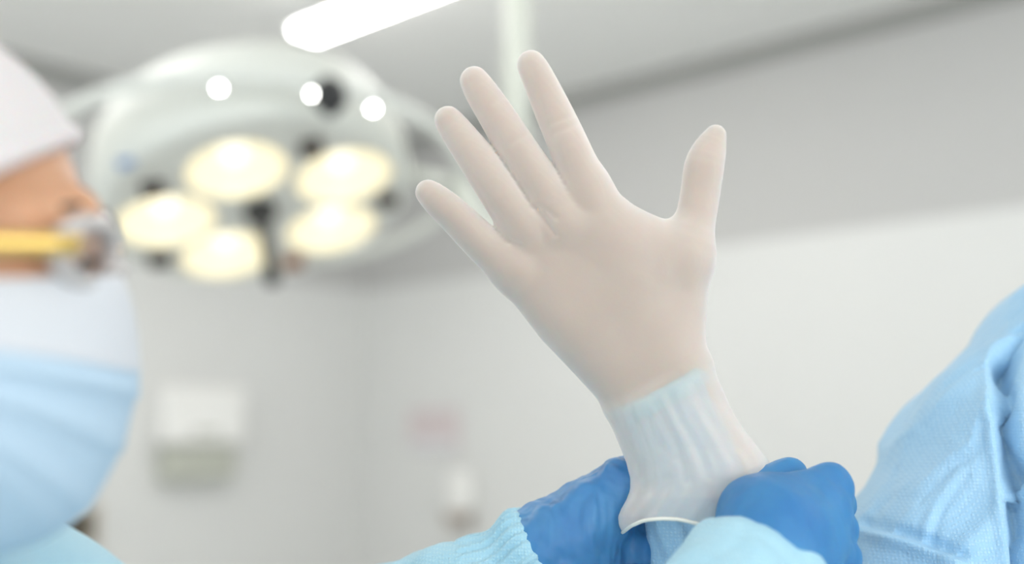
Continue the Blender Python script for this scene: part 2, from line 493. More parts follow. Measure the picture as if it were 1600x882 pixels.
# housing shell (lathe) and the pierced face plate
put('housing', *lathe(LC, -LN, [(.298, -.004), (.312, -.008), (.326, .004), (.331, .035), (.331, .10), (.322, .15), (.300, .19), (.25, .225), (.16, .25), (.06, .26), (0, .262)], 72, False), M['enamel'], lamp)
cu = bpy.data.curves.new('plate', 'CURVE'); cu.dimensions = '2D'; cu.fill_mode = 'BOTH'; cu.extrude = .003
def on_face(px, py, h=.014):      # where the sight line meets the face plane
    r_ = ray(px, py); o_ = LC + LN * h; return CAM + r_ * (((o_ - CAM) @ LN) / (r_ @ LN))
spots = np.array([[(on_face(*p_, 0) - LC) @ FX, (on_face(*p_, 0) - LC) @ FY] for p_ in ((370, 266), (537, 276), (518, 358), (355, 398), (260, 346))])
for _ in range(30):
    for i in range(5):
        for j in range(5):
            dv = spots[i] - spots[j]; dn = np.linalg.norm(dv)
            if i != j and dn < 2 * R_R + .006: spots[i] += dv / dn * (2 * R_R + .006 - dn) * .3
def ring2d(cx, cy, r, n):
    s = cu.splines.new('POLY'); s.points.add(n - 1); s.use_cyclic_u = True
    for i in range(n): s.points[i].co = (cx + r * math.cos(2 * math.pi * i / n), cy + r * math.sin(2 * math.pi * i / n), 0, 1)
ring2d(0, 0, .306, 72)
for sx_, sy_ in spots: ring2d(sx_, sy_, R_R, 40)
tmp = bpy.data.objects.new('plate', cu)
me = tmp.to_mesh(); PV = np.array([v.co for v in me.vertices]); PF = [tuple(p.vertices) for p in me.polygons]; tmp.to_mesh_clear()
bpy.data.objects.remove(tmp); bpy.data.curves.remove(cu)
put('face_plate', LC + PV[:, :1] * FX + PV[:, 1:2] * FY + PV[:, 2:] * LN, PF, M['face'], lamp, smooth=False)
for sx_, sy_ in spots:
    c = fp(sx_, sy_)
    ref = put('reflector', *lathe(c, -LN, [(R_R + .004, -.005), (R_R, .0), (R_R * .93, .022), (R_R * .72, .05), (R_R * .4, .07), (.012, .078), (0, .078)], 40, False), M['mirror'], lamp)
    put('bulb', *lathe(c, -LN, [(0, .018), (.018, .022), (.026, .034), (.026, .056), (.016, .07), (.012, .0775)], 20), M['bulb'], ref)
    put('lens', *lathe(c, LN, [(R_R - .001, -.003), (R_R - .001, .001), (R_R * .8, .007), (R_R * .4, .012), (0, .014)], 40, False), M['lens'], ref)
for px, py, mm in ((487, 232, 'brown'), (605, 315, 'brown'), (458, 411, 'redbrown'), (250, 407, 'brown'), (240, 297, 'brown')):
    c = on_face(px, py)           # latches sit between neighbouring lenses
    bevel(put('latch', *box(c, FX, FY, LN, .046, .034, .022), M[mm], lamp, smooth=False), .004)
c = on_face(197, 256, .006)
bevel(put('sticker', *box(c, FX, FY, LN, .03, .03, .002), mat('blue sticker', (.18, .32, .60), .5), lamp, smooth=False), .0005)
# sterile handle
hb = fp(.0, .0, .003)
put('handle', *lathe(hb, LN, [(.034, 0), (.036, .012), (.030, .03), (.016, .045), (.013, .06), (.013, .15), (.017, .17), (.016, .185), (.008, .19), (0, .19)], 24), M['black'], lamp)
# outer yoke ring round the housing
rc = k(398, 292, DL + .01); v2 = nrm(rc); p0 = A(.0, 0, -.99); p_ = nrm(p0 - (p0 @ v2) * v2)
rn = nrm(RK @ (-.44 * v2 + math.sqrt(1 - .44 ** 2) * p_)); RC = k2w(rc); ra, rb = frame_of(rn)
R_Y = .44
th = np.linspace(0, 2 * math.pi, 96, endpoint=False)
put('yoke_ring', *tube(RC + R_Y * (np.outer(np.cos(th), ra) + np.outer(np.sin(th), rb)), .014, 12, True), M['enamel'], lamp)
for sgn in (-1, 1):
    d = nrm(FX - (FX @ rn) * rn) * sgn
    put('pivot', *tube([LC + FX * sgn * .318 - LN * .03, RC + d * R_Y], .012, 12), M['cream'], lamp)
# glowing beads put in as bright glints, and a knob, on the near side of the ring, above the lenses
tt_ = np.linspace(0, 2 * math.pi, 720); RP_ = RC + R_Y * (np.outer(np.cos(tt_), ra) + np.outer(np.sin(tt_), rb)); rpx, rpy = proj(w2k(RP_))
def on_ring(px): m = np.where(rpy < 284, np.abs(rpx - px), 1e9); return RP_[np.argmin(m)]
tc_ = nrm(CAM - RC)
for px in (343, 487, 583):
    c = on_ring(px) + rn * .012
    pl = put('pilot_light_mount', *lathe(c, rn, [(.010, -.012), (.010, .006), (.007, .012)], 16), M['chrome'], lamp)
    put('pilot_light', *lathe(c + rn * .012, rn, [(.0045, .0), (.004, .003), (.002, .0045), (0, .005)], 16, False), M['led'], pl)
c = on_ring(513)
put('knob', *lathe(c, nrm(rn + tc_ * .5), [(.014, -.01), (.027, .012), (.030, .020), (.030, .044), (.022, .052), (.016, .052), (.016, .07), (0, .071)], 20), M['black'], lamp)
# pole, joint and arm
pj = pw(808, 352, 2.38); ptop = pj * A(1, 1, 0) + A(0, 0, CEIL - .001)
put('pole', *tube([pj + UP * .02, ptop], .031, 24), M['cream'], lamp)
put('ceiling_rose', *lathe(ptop, -UP, [(.11, 0), (.11, .03), (.09, .07), (.045, .10), (.0315, .11)], 32), M['cream'], lamp)
put('joint', *lathe(pj - UP * .05, UP, [(.0, -.01), (.03, -.01), (.043, 0), (.043, .10), (.034, .115), (.031, .12)], 24), M['cream'], lamp)
dr = nrm(FX - (FX @ rn) * rn)
put('arm', *tube(spline([pj - UP * .0, pw(760, 352, 2.33), RC + dr * R_Y], 14), .022, 16), M['cream'], lamp)

# ------------------------------------------------------------------ things on the walls
def hit_wall(px, py, wall, off=.0145):
    n = U2 if wall == 'right' else U1; r = ray(px, py)
    return CAM + r * (((CORNER + n * off - CAM) @ n) / (r @ n))
def wall_box(px0, py0, px1, py1, wall, depth, off=.012, grow=0):
    n = U2 if wall == 'right' else U1; al = U1 if wall == 'right' else -U2
    a = hit_wall(px0, (py0 + py1) / 2, wall); b = hit_wall(px1, (py0 + py1) / 2, wall)
    t = hit_wall((px0 + px1) / 2, py0, wall); u = hit_wall((px0 + px1) / 2, py1, wall)
    c = (a + b) / 2; c[2] = (t[2] + u[2]) / 2; c = c + n * (depth / 2)
    return c, al, n, abs((b - a) @ al), abs(t[2] - u[2])
def hang(name, r, wall, depth, m, label, cat, bev=.01):
    c, al, n, w, h = wall_box(*r, wall, depth)
    o = bevel(put(name, *box(c, al, n, UP, w, depth, h), m, None, c - n * depth / 2, smooth=False), bev)
    return tag(o, label, cat), c, al, n, w, h

o, c, al, n, w, h = hang('paper_towel_dispenser', (238, 606, 364, 694), 'left', .10, M['plast'], 'white paper towel dispenser with a grey tray on the left-hand wall', 'towel dispenser', .02)
bevel(put('tray', *box(c - UP * (h / 2 + .075) - n * .012, al, n, UP, w * .88, .075, .15), M['greyplast'], o, smooth=False), .02)
put('viewing_slot', *box(c + n * .051 - UP * h * .3, al, n, UP, w * .3, .004, .02), M['greyplast'], o, smooth=False)
o, c, al, n, w, h = hang('notice_board', (642, 640, 718, 706), 'right', .015, M['pink'], 'small pale pink notice on the right-hand wall beside the raised hand', 'notice', .003)
put('paper_strip', *box(c + n * .009 - UP * h * .36, al, n, UP, w * .9, .002, h * .2), M['paper'], o, smooth=False)
# soap dispenser
c, al, n, w, h = wall_box(718, 735, 748, 800, 'right', .09)
so = empty('soap_dispenser', c - n * .045); tag(so, 'narrow white soap dispenser below the pink notice on the wall', 'soap dispenser')
bevel(put('bottle', *box(c, al, n, UP, w, .09, h), M['plast'], so, smooth=False), .025)
bevel(put('pump', *box(c - UP * (h / 2 + .03) - al * .02, al, n, UP, w * 1.1, .06, .06), mat('brown plastic', (.42, .36, .31), .5), so, smooth=False), .015)
# framed picture on the left
c, al, n, w, h = wall_box(58, 792, 150, 858, 'left', .025)
fr = empty('framed_picture', c - n * .0125); tag(fr, 'small dark picture in a pale frame low on the left-hand wall', 'picture')
mb = MB()
for sx in (-1, 1): mb.add(*box(c + al * sx * (w / 2 - .01), al, n, UP, .02, .025, h))
for sz in (-1, 1): mb.add(*box(c + UP * sz * (h / 2 - .01), al, n, UP, w - .04, .025, .02))
put('frame', *mb.out(), M['wood'], fr, smooth=False)
put('print', *box(c - n * .004, al, n, UP, w - .038, .012, h - .038), M['picture'], fr, smooth=False)

# ------------------------------------------------------------------ PERSON WITH THE RAISED WHITE-GLOVED HAND
D0 = .60
PX = D0 / F
def hj(px, py, r, dd=0.0):     # joint of the raised hand: pixel centre, pixel radius, depth offset in metres
    return (k(px, py, D0 + dd), r * PX)
fingers = {
 'pinky': [hj(669, 301, 20, -.004), hj(684, 314, 24.5, -.004), hj(712, 339, 27.5, -.002), hj(760, 386, 31), hj(806, 424, 35)],
 'ring': [hj(700, 187, 21.5, .004), hj(712, 204, 25.5, .004), hj(746, 250, 30, .001), hj(786, 309, 32.5, -.002), hj(822, 360, 36)],
 'middle': [hj(741, 126, 22.5, .004), hj(752, 144, 26, .004), hj(778, 184, 29, .003), hj(811, 238, 32, .001), hj(852, 302, 35, -.001), hj(880, 350, 40)],
 'index': [hj(830, 101, 22.5, .002), hj(838, 116, 25, .002), hj(856, 155, 28, .002), hj(875, 197, 30.5, .001), hj(893, 238, 32, -.001), hj(918, 300, 36)],
 'thumb': [hj(1118, 212, 17.5, .014), hj(1108, 236, 27, .014), hj(1100, 262, 32, .013), hj(1094, 303, 31.5, .012), hj(1085, 350, 33, .009), hj(1070, 402, 41, .006)],
}
palm = [
 [hj(806, 424, 34), hj(880, 500, 46), hj(980, 600, 48)],
 [hj(822, 360, 36), hj(905, 480, 48), hj(1000, 600, 50)],
 [hj(880, 350, 40), hj(950, 470, 50), hj(1025, 590, 50)],
 [hj(918, 300, 37), hj(985, 440, 52), hj(1045, 580, 50)],
 [hj(1070, 402, 41, .005), hj(1056, 470, 49, .004), hj(1050, 560, 50)],
]
web = [[hj(962, 352, 38, .002), hj(1032, 396, 48, .004)], [hj(990, 382, 38, .002), hj(1052, 410, 46, .006)], [hj(930, 360, 42), hj(1010, 430, 50, .003)]]
wrist_chain = [hj(1022, 590, 76), hj(1045, 640, 76), hj(1100, 800, 84)]

FD = {nm: dense(J, 3 * len(J) - 2) for nm, J in fingers.items()}
def hand_sdf(P, grow=0.0):
    p = None
    for c_ in palm + web:
        e = chain(P, c_, 0, .74)
        p = e if p is None else smin(p, e, .008)
    e = cone(P, wrist_chain[0][0], wrist_chain[1][0], wrist_chain[0][1], wrist_chain[1][1], .52); p = smin(p, e, .006)
    d = None
    for nm in ('pinky', 'ring', 'middle', 'index'):
        e = chain(P, FD[nm], 0, .92)
        d = e if d is None else smin(d, e, .0015)
    d = smin(p, d, .007)
    d = smin(d, chain(P, FD['thumb'], 0, .82), .008)
    return d - grow

# cuff of the glove: edges by pixel row, real depth
Lp = np.array([(560, 888), (586, 911), (614, 931), (639, 944), (670, 957), (700, 968), (725, 977), (748, 982), (765, 981), (780, 976), (795, 968), (808, 963), (822, 965), (836, 973), (870, 990)], float)
Rp = np.array([(553, 1103), (594, 1118), (630, 1139), (665, 1162), (700, 1188), (728, 1208), (760, 1216), (800, 1205), (840, 1180), (870, 1160)], float)
Tp = np.array([(560, .0205), (620, .0228), (700, .031), (780, .043), (870, .047)], float)
BAND = nrm(A(.46, 0, -.89))      # down the forearm
def cuff_sdf(P):
    px, py = proj(P)
    l = np.interp(py, Lp[:, 0], Lp[:, 1]); r = np.interp(py, Rp[:, 0], Rp[:, 1]); t = np.interp(py, Tp[:, 0], Tp[:, 1])
    c_ = (l + r) / 2; hw = (r - l) / 2
    x = (px - c_) / hw; y = (P[:, 1] - D0) / t
    rr = (np.abs(x) ** 2.15 + np.abs(y) ** 2.15) ** (1 / 2.15)
    d = (rr - 1) * np.minimum(hw * PX, t) * .85
    return np.maximum(smax(d, -((P - k(1019, 595, D0)) @ BAND), .008), (py - 868) * PX)
def hem(px): return np.interp(px, [940, 965, 974, 985, 1005, 1030, 1060, 1090, 1115, 1160, 1240], [846, 836, 832, 823, 814, 811, 812, 819, 828, 846, 860])

def glove_sdf(P): return smin(hand_sdf(P, .0), cuff_sdf(P), .006)
GV, GQ = surface(glove_sdf, k(620, 900, D0) * A(1, 0, 1) + A(0, D0 - .075, -.012), k(1260, 50, D0) * A(1, 0, 1) + A(0, D0 + .08, .012), .0012, smooth=3)
# soft stretch wrinkles running down the loose cuff
GN = normals(GV, GQ); px, py = proj(GV)
wz = np.clip((py - 605) / 60, 0, 1)
tt = (px - np.interp(py, Lp[:, 0], Lp[:, 1])) / (np.interp(py, Rp[:, 0], Rp[:, 1]) - np.interp(py, Lp[:, 0], Lp[:, 1]))
fold = np.sin(tt * 30 + wav(GV, 40, 3) * 1.6) * .5 + .5 * np.sin(tt * 55 + (py - 600) * .02 + wav(GV, 55, 5) * 2)
GV = GV + GN * (wz * (fold * .0004 + wav(GV, 60, 9) * .0008))[:, None]
# creases at the finger roots
def crease(V, N, pts, depth, wid, front=True):
    px, py = proj(V); d = np.full(len(V), 1e9)
    for (x0, y0), (x1, y1) in zip(pts[:-1], pts[1:]):
        ux, uy = x1 - x0, y1 - y0; h = np.clip(((px - x0) * ux + (py - y0) * uy) / (ux * ux + uy * uy), 0, 1)
        d = np.minimum(d, np.hypot(px - x0 - h * ux, py - y0 - h * uy))
    face = np.clip(-N[:, 1] * 2, 0, 1) if front else 1
    return V + N * (-depth * np.exp(-(d / wid) ** 2) * face)[:, None]
GN = normals(GV, GQ)
for pts, dp in (([(1046, 616), (1066, 660), (1092, 700), (1108, 745)], .0008), ([(1012, 652), (1026, 690), (1052, 716)], .0007), ([(1026, 632), (1048, 664), (1062, 700), (1072, 752)], .0007), ([(1086, 600), (1112, 650), (1150, 700)], .0007), ([(990, 665), (1006, 720), (1010, 770)], .0006), ([(838, 326), (852, 345), (868, 368)], .0012), ([(866, 207), (903, 193)], .0003), ([(862, 192), (898, 180)], .0003), ([(800, 222), (832, 205)], .0003), ([(772, 160), (786, 150)], .0003), ([(845, 322), (868, 340)], .0007), ([(797, 378), (815, 384)], .0008)):
    GV = crease(GV, GN, pts, dp, 5 if pts[0][1] < 450 else 8)
px, py = proj(GV)
GV2, GF2, cut = clip(GV, GQ, py - hem(px))
per = empty('person', (0, 0, 0))  # replaced below by the body mesh
bpy.data.objects.remove(per)

# ---- body of this person (aligned frame), standing with back half turned, left arm raised
def kd(P, dz):   # straight down in the world by dz metres, in the aligned frame
    return w2k(k2w(P) - A(0, 0, dz))
S_sh = k(1712, 590, .72); S_el = k(1285, 1235, .63); S_wr = k(1040, 640, .602)
S_neck = S_sh + A(.165, .06, .06)
S_sh2 = S_sh + A(.33, .12, -.01)
S_base = kd(S_neck, 0); S_z = k2w(S_neck)[2]
S_hip = kd(S_neck, .55)
def floor_pt(P, z): q = k2w(P).copy(); q[2] = z; return w2k(q)
fwd1 = nrm(A(-.55, .83, 0))     # facing left and away
side1 = nrm(A(.83, .55, 0))
head1 = S_neck + A(0, 0, .20) + fwd1 * .03
legs1 = [(S_hip + side1 * s * .09, s) for s in (-1, 1)]
def body1(P):
    d = hand_sdf(P, -.0011)
    d = smin(d, chain(P, [(S_wr, .025), ((S_wr * .6 + S_el * .4), .034), (S_el, .042)], .01, .56), .004)
    d = smin(d, chain(P, [(S_el, .042), (S_sh, .055)], .01), .02)
    d = smin(d, chain(P, [(S_sh, .058), (S_neck - A(0, 0, .04), .07), (S_sh2, .058)], .02), .04)
    d = smin(d, chain(P, [(S_neck - A(0, .0, .08), .12), (kd(S_neck, .3), .125), (S_hip, .14)], .05), .06)
    d = smin(d, chain(P, [(S_neck - A(0, 0, .05), .055), (head1 - A(0, 0, .08), .055)], .02), .03)
    d = smin(d, ell(P, head1, (.082, .09, .112)), .02)
    d = smin(d, ell(P, head1 + fwd1 * .035 - A(0, 0, .055), (.055, .06, .07)), .025)
    d = smin(d, chain(P, [(head1 + fwd1 * .095 + A(0, 0, .0), .008), (head1 + fwd1 * .112 - A(0, 0, .035), .013)], .01), .012)
    for s in (-1, 1): d = smin(d, ell(P, head1 + side1 * s * .085 - A(0, 0, .02), (.012, .014, .03)), .008)
    # far arm hanging in front, bent
    e2 = kd(S_sh2, .28) + side1 * .05; h2 = e2 + fwd1 * .22 + A(0, 0, .04)
    d = smin(d, chain(P, [(S_sh2, .055), (e2, .042), (h2, .03), (h2 + fwd1 * .09, .022)], .02), .02)
    for j in range(4):
        b = h2 + fwd1 * .085 + A(0, 0, .026 - .017 * j)
        d = smin(d, chain(P, [(b, .0095), (b + fwd1 * .04, .0085), (b + fwd1 * .065 - A(0, 0, .02), .0075)], .004), .006)
    d = smin(d, chain(P, [(h2 + fwd1 * .03, .014), (h2 + fwd1 * .07 + A(0, 0, .045), .010), (h2 + fwd1 * .1 + A(0, 0, .05), .009)], .004), .01)
    for L, s in legs1:
        d = smin(d, chain(P, [(L, .09), (floor_pt(L, .48), .058), (floor_pt(L + fwd1 * -.01, .10), .038)], .02), .03)
        a = floor_pt(L, .045)
        d = smin(d, chain(P, [(a - fwd1 * .04, .036), (floor_pt(L + fwd1 * .16, .035), .032)], .02), .02)
    return d
BV, BQ = surface(body1, A(.0 - .09, .30, -1.66), A(.95, 1.4, .47), .0032, smooth=2)
base1 = k2w(floor_pt(S_hip, 0))
man = put('person', k2w(BV), BQ, M['skinpale'], None, base1)
tag(man, 'person in sky blue gown raising one hand in a thin white glove', 'person')
gl = put('white_glove', k2w(GV2), GF2, M['glove'], man)
gl['label'] = 'thin white see-through glove on the raised hand, cuff stretched open'
mb = MB()
for L in loops(cut)[:1]:
    pts = GV2[L]; pts = pts[::2]
    for _ in range(3): pts = (np.roll(pts, 1, 0) + pts * 2 + np.roll(pts, -1, 0)) / 4
    mb.add(*tube(k2w(pts), .0010, 8, True))
put('rolled_rim', *mb.out(), M['rim'], gl)

# sleeve on the raised arm, ending at the wrist under the glove
wa, wb = k(1022, 600, D0), k(1112, 862, .605)
axd = nrm(wb - wa)
def fore_sleeve(P):
    d = chain(P, [(k(1018, 588, D0), 78 * PX), (k(1052, 690, .602), 79 * PX), (k(1104, 850, .605), 92 * PX), (k(1190, 1050, .61), .056), (S_el, .066)], 0, .70)
    cutp = -((P - k(1024, 604, D0)) @ nrm(A(.46, 0, -.89)))
    return np.maximum(d, cutp)
def upper_sleeve(P):
    d = chain(P, [(S_el, .066), (k(1475, 960, .655), .074), (k(1600, 740, .69), .076), (S_sh + A(-.004, 0, .0), .068)], .03)
    return d
def armhole(P): return (P - k(1640, 680, .70)) @ nrm(A(.93, .1, -.25))   # > 0 on the body side
def gown1(P):
    d = chain(P, [(S_sh + A(-.012, .0, -.005), .071), (S_sh + A(.02, .01, .0), .074), (S_neck - A(0, 0, .045), .085), (S_sh2, .072)], .02)
    d = smin(d, chain(P, [(S_neck - A(0, .0, .08), .15), (kd(S_neck, .35), .165), (S_hip, .185), (floor_pt(S_hip, .45), .23)], .05), .05)
    e2 = kd(S_sh2, .28) + side1 * .05; h2 = e2 + fwd1 * .20 + A(0, 0, .04)
    d = smin(d, chain(P, [(S_sh2, .07), (e2, .062), (h2, .045)], .02), .02)
    top = (P - (S_neck + A(0, 0, .035))) @ nrm(A(0, .137, .99))
    bot = -((P - floor_pt(S_hip, .40)) @ nrm(A(0, .137, .99)))
    return np.maximum(np.maximum(d, top), bot)
V, Q = surface(gown1, A(.15, .2, -1.4), A(1.1, 1.5, .25), .007, smooth=2)
N = normals(V, Q); V = V + N * (.006 * np.abs(wav(V, 16, 21)) + .003 * wav(V, 45, 22))[:, None]
gown = put('gown', k2w(V), Q, M['gown'], man)

V, Q = surface(lambda P: smin(fore_sleeve(P), upper_sleeve(P), .03), A(.03, .48, -.42), A(.50, .86, .08), .0022, smooth=2)
N = normals(V, Q); px, py = proj(V)
isf = np.clip((1230 - px) / 60, 0, 1)                       # forearm part
fw = np.clip((py - 620) / 40, 0, 1) * isf
u = ((px - 1030) - (py - 600) * .37)
fd = np.sin(u * .085 + wav(V, 30, 31) * 1.8) * .0016 + np.sin(u * .19 + wav(V, 50, 32) * 2) * .0008
up = 1 - isf
q = (px * .62 + py * .55) * .020
rid = 1 - np.abs(np.sin(q + wav(V, 20, 41) * 1.5)); rid = rid ** 3
V = V + N * (fw * fd + up * (rid * .003 + wav(V, 22, 42) * .004 + crumple(V, .095, 48) * .024 + crumple(V, .034, 47) * .009 - .016))[:, None]
N = normals(V, Q)
# named folds of the sleeve cloth: ridges (negative depth) and grooves
for pts, dp, wd in (([(1590, 500), (1566, 570), (1570, 640), (1582, 730), (1600, 890)], .026, 15), ([(1580, 490), (1545, 570), (1548, 640), (1560, 730), (1578, 890)], -.005, 11),
                    ([(1530, 640), (1518, 690), (1470, 725), (1425, 770)], -.0018, 4), ([(1540, 660), (1528, 703), (1480, 740), (1435, 785)], .0018, 5),
                    ([(1500, 735), (1462, 785), (1436, 850)], -.0018, 4), ([(1512, 745), (1474, 795), (1450, 856)], .0018, 5),
                    ([(1345, 832), (1420, 852), (1500, 884)], -.007, 10), ([(1350, 815), (1425, 836), (1505, 866)], .005, 9),
                    ([(1480, 605), (1520, 575), (1545, 570)], .003, 7), ([(1400, 735), (1392, 770), (1370, 800)], .003, 7)):
    V = crease(V, N, pts, dp, wd)
V = smooth_mesh(V, Q, 3)
V3, F3, _ = clip(V, Q, armhole(V) - .075)
sl = put('sleeve', k2w(V3), F3, M['gown'], gown)
# pale knit band where the sleeve ends at the wrist
ring = []
for t in np.linspace(0, 2 * math.pi, 64, endpoint=False):
    o_ = nrm(A(.89, 0, .46)); ring.append(k(1023, 603, D0) + o_ * 79 * PX * math.cos(t) + A(0, 1, 0) * 79 * PX * .70 * math.sin(t))
ring = np.array(ring); down = nrm(A(.46, 0, -.89)); mb = MB(); V = []
for j, (h_, g_) in enumerate(((.0, .985), (-.0005, 1.01), (.003, 1.03), (.008, 1.03), (.0105, 1.01), (.011, .99))):
    cc = ring.mean(0); V.append(cc + (ring - cc) * g_ + down * h_)
Fc = [(j * 64 + i, j * 64 + (i + 1) % 64, (j + 1) * 64 + (i + 1) % 64, (j + 1) * 64 + i) for j in range(5) for i in range(64)]
put('wrist_band', k2w(np.vstack(V)), Fc, mat('pale blue knit', (.30, .66, .84), .7, bump=.3, bscale=400), sl)
capV = []
# head cap and shoes of this person
V, Q = surface(lambda P: np.maximum(ell(P, head1 + A(0, 0, .02), (.096, .104, .112)), -((P - head1 - A(0, 0, .01)) @ nrm(fwd1 * .3 + A(0, 0, 1)))), head1 - .15, head1 + .16, .005)
put('bouffant_cap', k2w(V), Q, M['cap'], man)
for L, s in legs1:
    a = floor_pt(L, .04)
    V, Q = surface(lambda P: np.maximum(chain(P, [(a - fwd1 * .045, .046), (floor_pt(L + fwd1 * .17, .035), .042)], .02), -((P - floor_pt(L, .001)) @ nrm(A(0, .137, .99)))), a - .28, a + .28, .006)
    put('clog', k2w(V), Q, M['shoe'], man)

# ------------------------------------------------------------------ PERSON IN THE MASK, WITH THE BLUE GLOVES
DH = .415
HS = DH / F
def hp(px, py, dy=0.0): q = k(px, py, DH); q[1] += dy; return q
HY = A(0, DH, 0)
def h3(x, y, z): return A(x, DH + y, z)
# left arm (farther) and right arm (nearer)
T_sl, T_sr = h3(-.345, .155, -.255), h3(-.27, -.15, -.265)
T_el, T_er = A(-.190, .635, -.318), A(.005, .345, -.265)
T_wl, T_wr = k(858, 868, .610), k(1168, 922, .522)

def bj(px, py, d, r): return (k(px, py, d), r)
left_fingers = [
 [bj(948, 772, .628, .0115), bj(1015, 782, .648, .0100), bj(1058, 800, .652, .0088), bj(1085, 830, .650, .0078)],
 [bj(942, 802, .626, .0120), bj(1000, 806, .652, .0102), bj(1040, 832, .650, .0092), bj(1016, 832, .626, .0085), bj(996, 830, .618, .0082)],
 [bj(924, 854, .622, .0115), bj(985, 852, .652, .0100), bj(1036, 862, .642, .0098), bj(1012, 862, .616, .0098), bj(992, 861, .608, .0096)],
 [bj(915, 888, .618, .0105), bj(970, 898, .645, .0090), bj(1020, 900, .640, .0085), bj(1002, 898, .616, .0082), bj(985, 897, .610, .0080)],
]
left_palm = [
 [(T_wl, .024), bj(916, 816, .615, .0190), bj(948, 772, .628, .0135)],
 [(T_wl, .024), bj(920, 836, .612, .021), bj(942, 802, .626, .0140)],
 [(T_wl, .024), bj(900, 854, .610, .020), bj(924, 854, .622, .0138)],
 [(T_wl, .024), bj(897, 878, .608, .020), bj(915, 888, .618, .0122)],
]
left_thumb = [bj(884, 838, .604, .019), bj(928, 800, .605, .0162), bj(972, 762, .610, .0150), bj(1004, 784, .618, .012), bj(1008, 816, .618, .0095)]
right_fingers = [
 [bj(1296, 762, .562, .0108), bj(1306, 788, .588, .0100), bj(1272, 798, .606, .0088), bj(1224, 780, .606, .0080)],
 [bj(1287, 800, .548, .0112), bj(1307, 828, .572, .0104), bj(1286, 848, .594, .0092), bj(1239, 830, .598, .0080)],
 [bj(1282, 842, .538, .0108), bj(1312, 872, .558, .0100), bj(1292, 896, .580, .0088), bj(1244, 876, .588, .0080)],
 [bj(1269, 882, .530, .0100), bj(1294, 916, .545, .0090), bj(1284, 935, .565, .0080), bj(1246, 918, .575, .0072)],
]
right_palm = [
 [(T_wr, .023), bj(1196, 810, .548, .0195), bj(1294, 762, .562, .0114)],
 [(T_wr, .023), bj(1224, 828, .538, .0200), bj(1287, 800, .548, .0120)],
 [(T_wr, .023), bj(1224, 848, .532, .0195), bj(1282, 842, .538, .0115)],
 [(T_wr, .023), bj(1224, 878, .528, .0190), bj(1269, 882, .530, .0110)],
]
right_thumb = [bj(1186, 840, .545, .020), bj(1178, 804, .560, .0165), bj(1196, 768, .584, .0120), bj(1230, 745, .588, .0088), bj(1236, 741, .588, .0080)]

def blue_hand(P, palm_, fing, thumb, grow, kf=.0045):
    d = None
    for c_ in palm_:
        e = chain(P, c_, .01); d = e if d is None else smin(d, e, .012)
    d = smin(d, chain(P, thumb, .005), .010)
    for c_ in fing: d = smin(d, chain(P, c_, .0035), kf)
    return d - grow
def lhand(P, g=0): return blue_hand(P, left_palm, left_fingers, left_thumb, g)
def rhand(P, g=0): return blue_hand(P, right_palm, right_fingers, right_thumb, g, .006)

HC = A(-.262, DH, .020)
HF = nrm(A(1, .50, 0)); HRt = A(-HF[1], HF[0], 0); HANC = k(150, 330, DH); HLOC = A(-.1615, DH, .0325)   # head turned towards the raised hand
def H2K(q): q = np.asarray(q, float) - HLOC; return HANC + q[..., :1] * HF + q[..., 1:2] * HRt + q[..., 2:] * A(0, 0, 1)
def K2H(P): p = P - HANC; return np.stack([p @ HF, p @ HRt, p[:, 2]], 1) + HLOC
def h2w(q): return k2w(H2K(q))
def head2(P):
    d = ell(P, HC, (.0975, .074, .090))
    d = smin(d, ell(P, h3(-.222, 0, -.020), (.058, .056, .062)), .02)
    for s in (-1, 1):
        d = smin(d, chain(P, [(h3(-.255, s * .050, -.045), .017), (h3(-.186, s * .012, -.072), .013)], .01), .02)
        d = smin(d, ell(P, h3(-.196, s * .042, -.012), (.022, .018, .022)), .014)
        d = smin(d, chain(P, [(h3(-.1665, s * .008, .0255), .0075), (h3(-.171, s * .03, .030), .0075), (h3(-.190, s * .052, .026), .008)], .006), .010)
        d = smax(d, -(np.sqrt(((P - h3(-.158, s * .034, .006)) ** 2).sum(1)) - .0125), .008)
        d = smin(d, ell(P, h3(-.1815, s * .033, .0085), (.0132, .0150, .0125)), .003)
        d = smin(d, ell(P, h3(-.268, s * .076, -.002), (.016, .009, .030)), .006)
        d = smin(d, np.sqrt(((P - h3(-.163, s * .0105, -.027)) ** 2).sum(1)) - .007, .006)
    d = smin(d, chain(P, [(h3(-.1665, 0, .012), .0065), (h3(-.1585, 0, -.020), .0095)], .006), .010)
    d = smin(d, chain(P, [(h3(-.170, -.016, -.052), .005), (h3(-.1645, 0, -.050), .006), (h3(-.170, .016, -.052), .005)], .004), .008)
    d = smin(d, chain(P, [(h3(-.275, 0, -.05), .052), (h3(-.292, 0, -.17), .056)], .02), .03)
    return d
T_neck = h3(-.295, 0, -.16); T_hip = kd(h3(-.31, 0, -.16), .50)
fwd2 = A(1, 0, 0); legs2 = [(T_hip + A(0, s * .085, 0), s) for s in (-1, 1)]
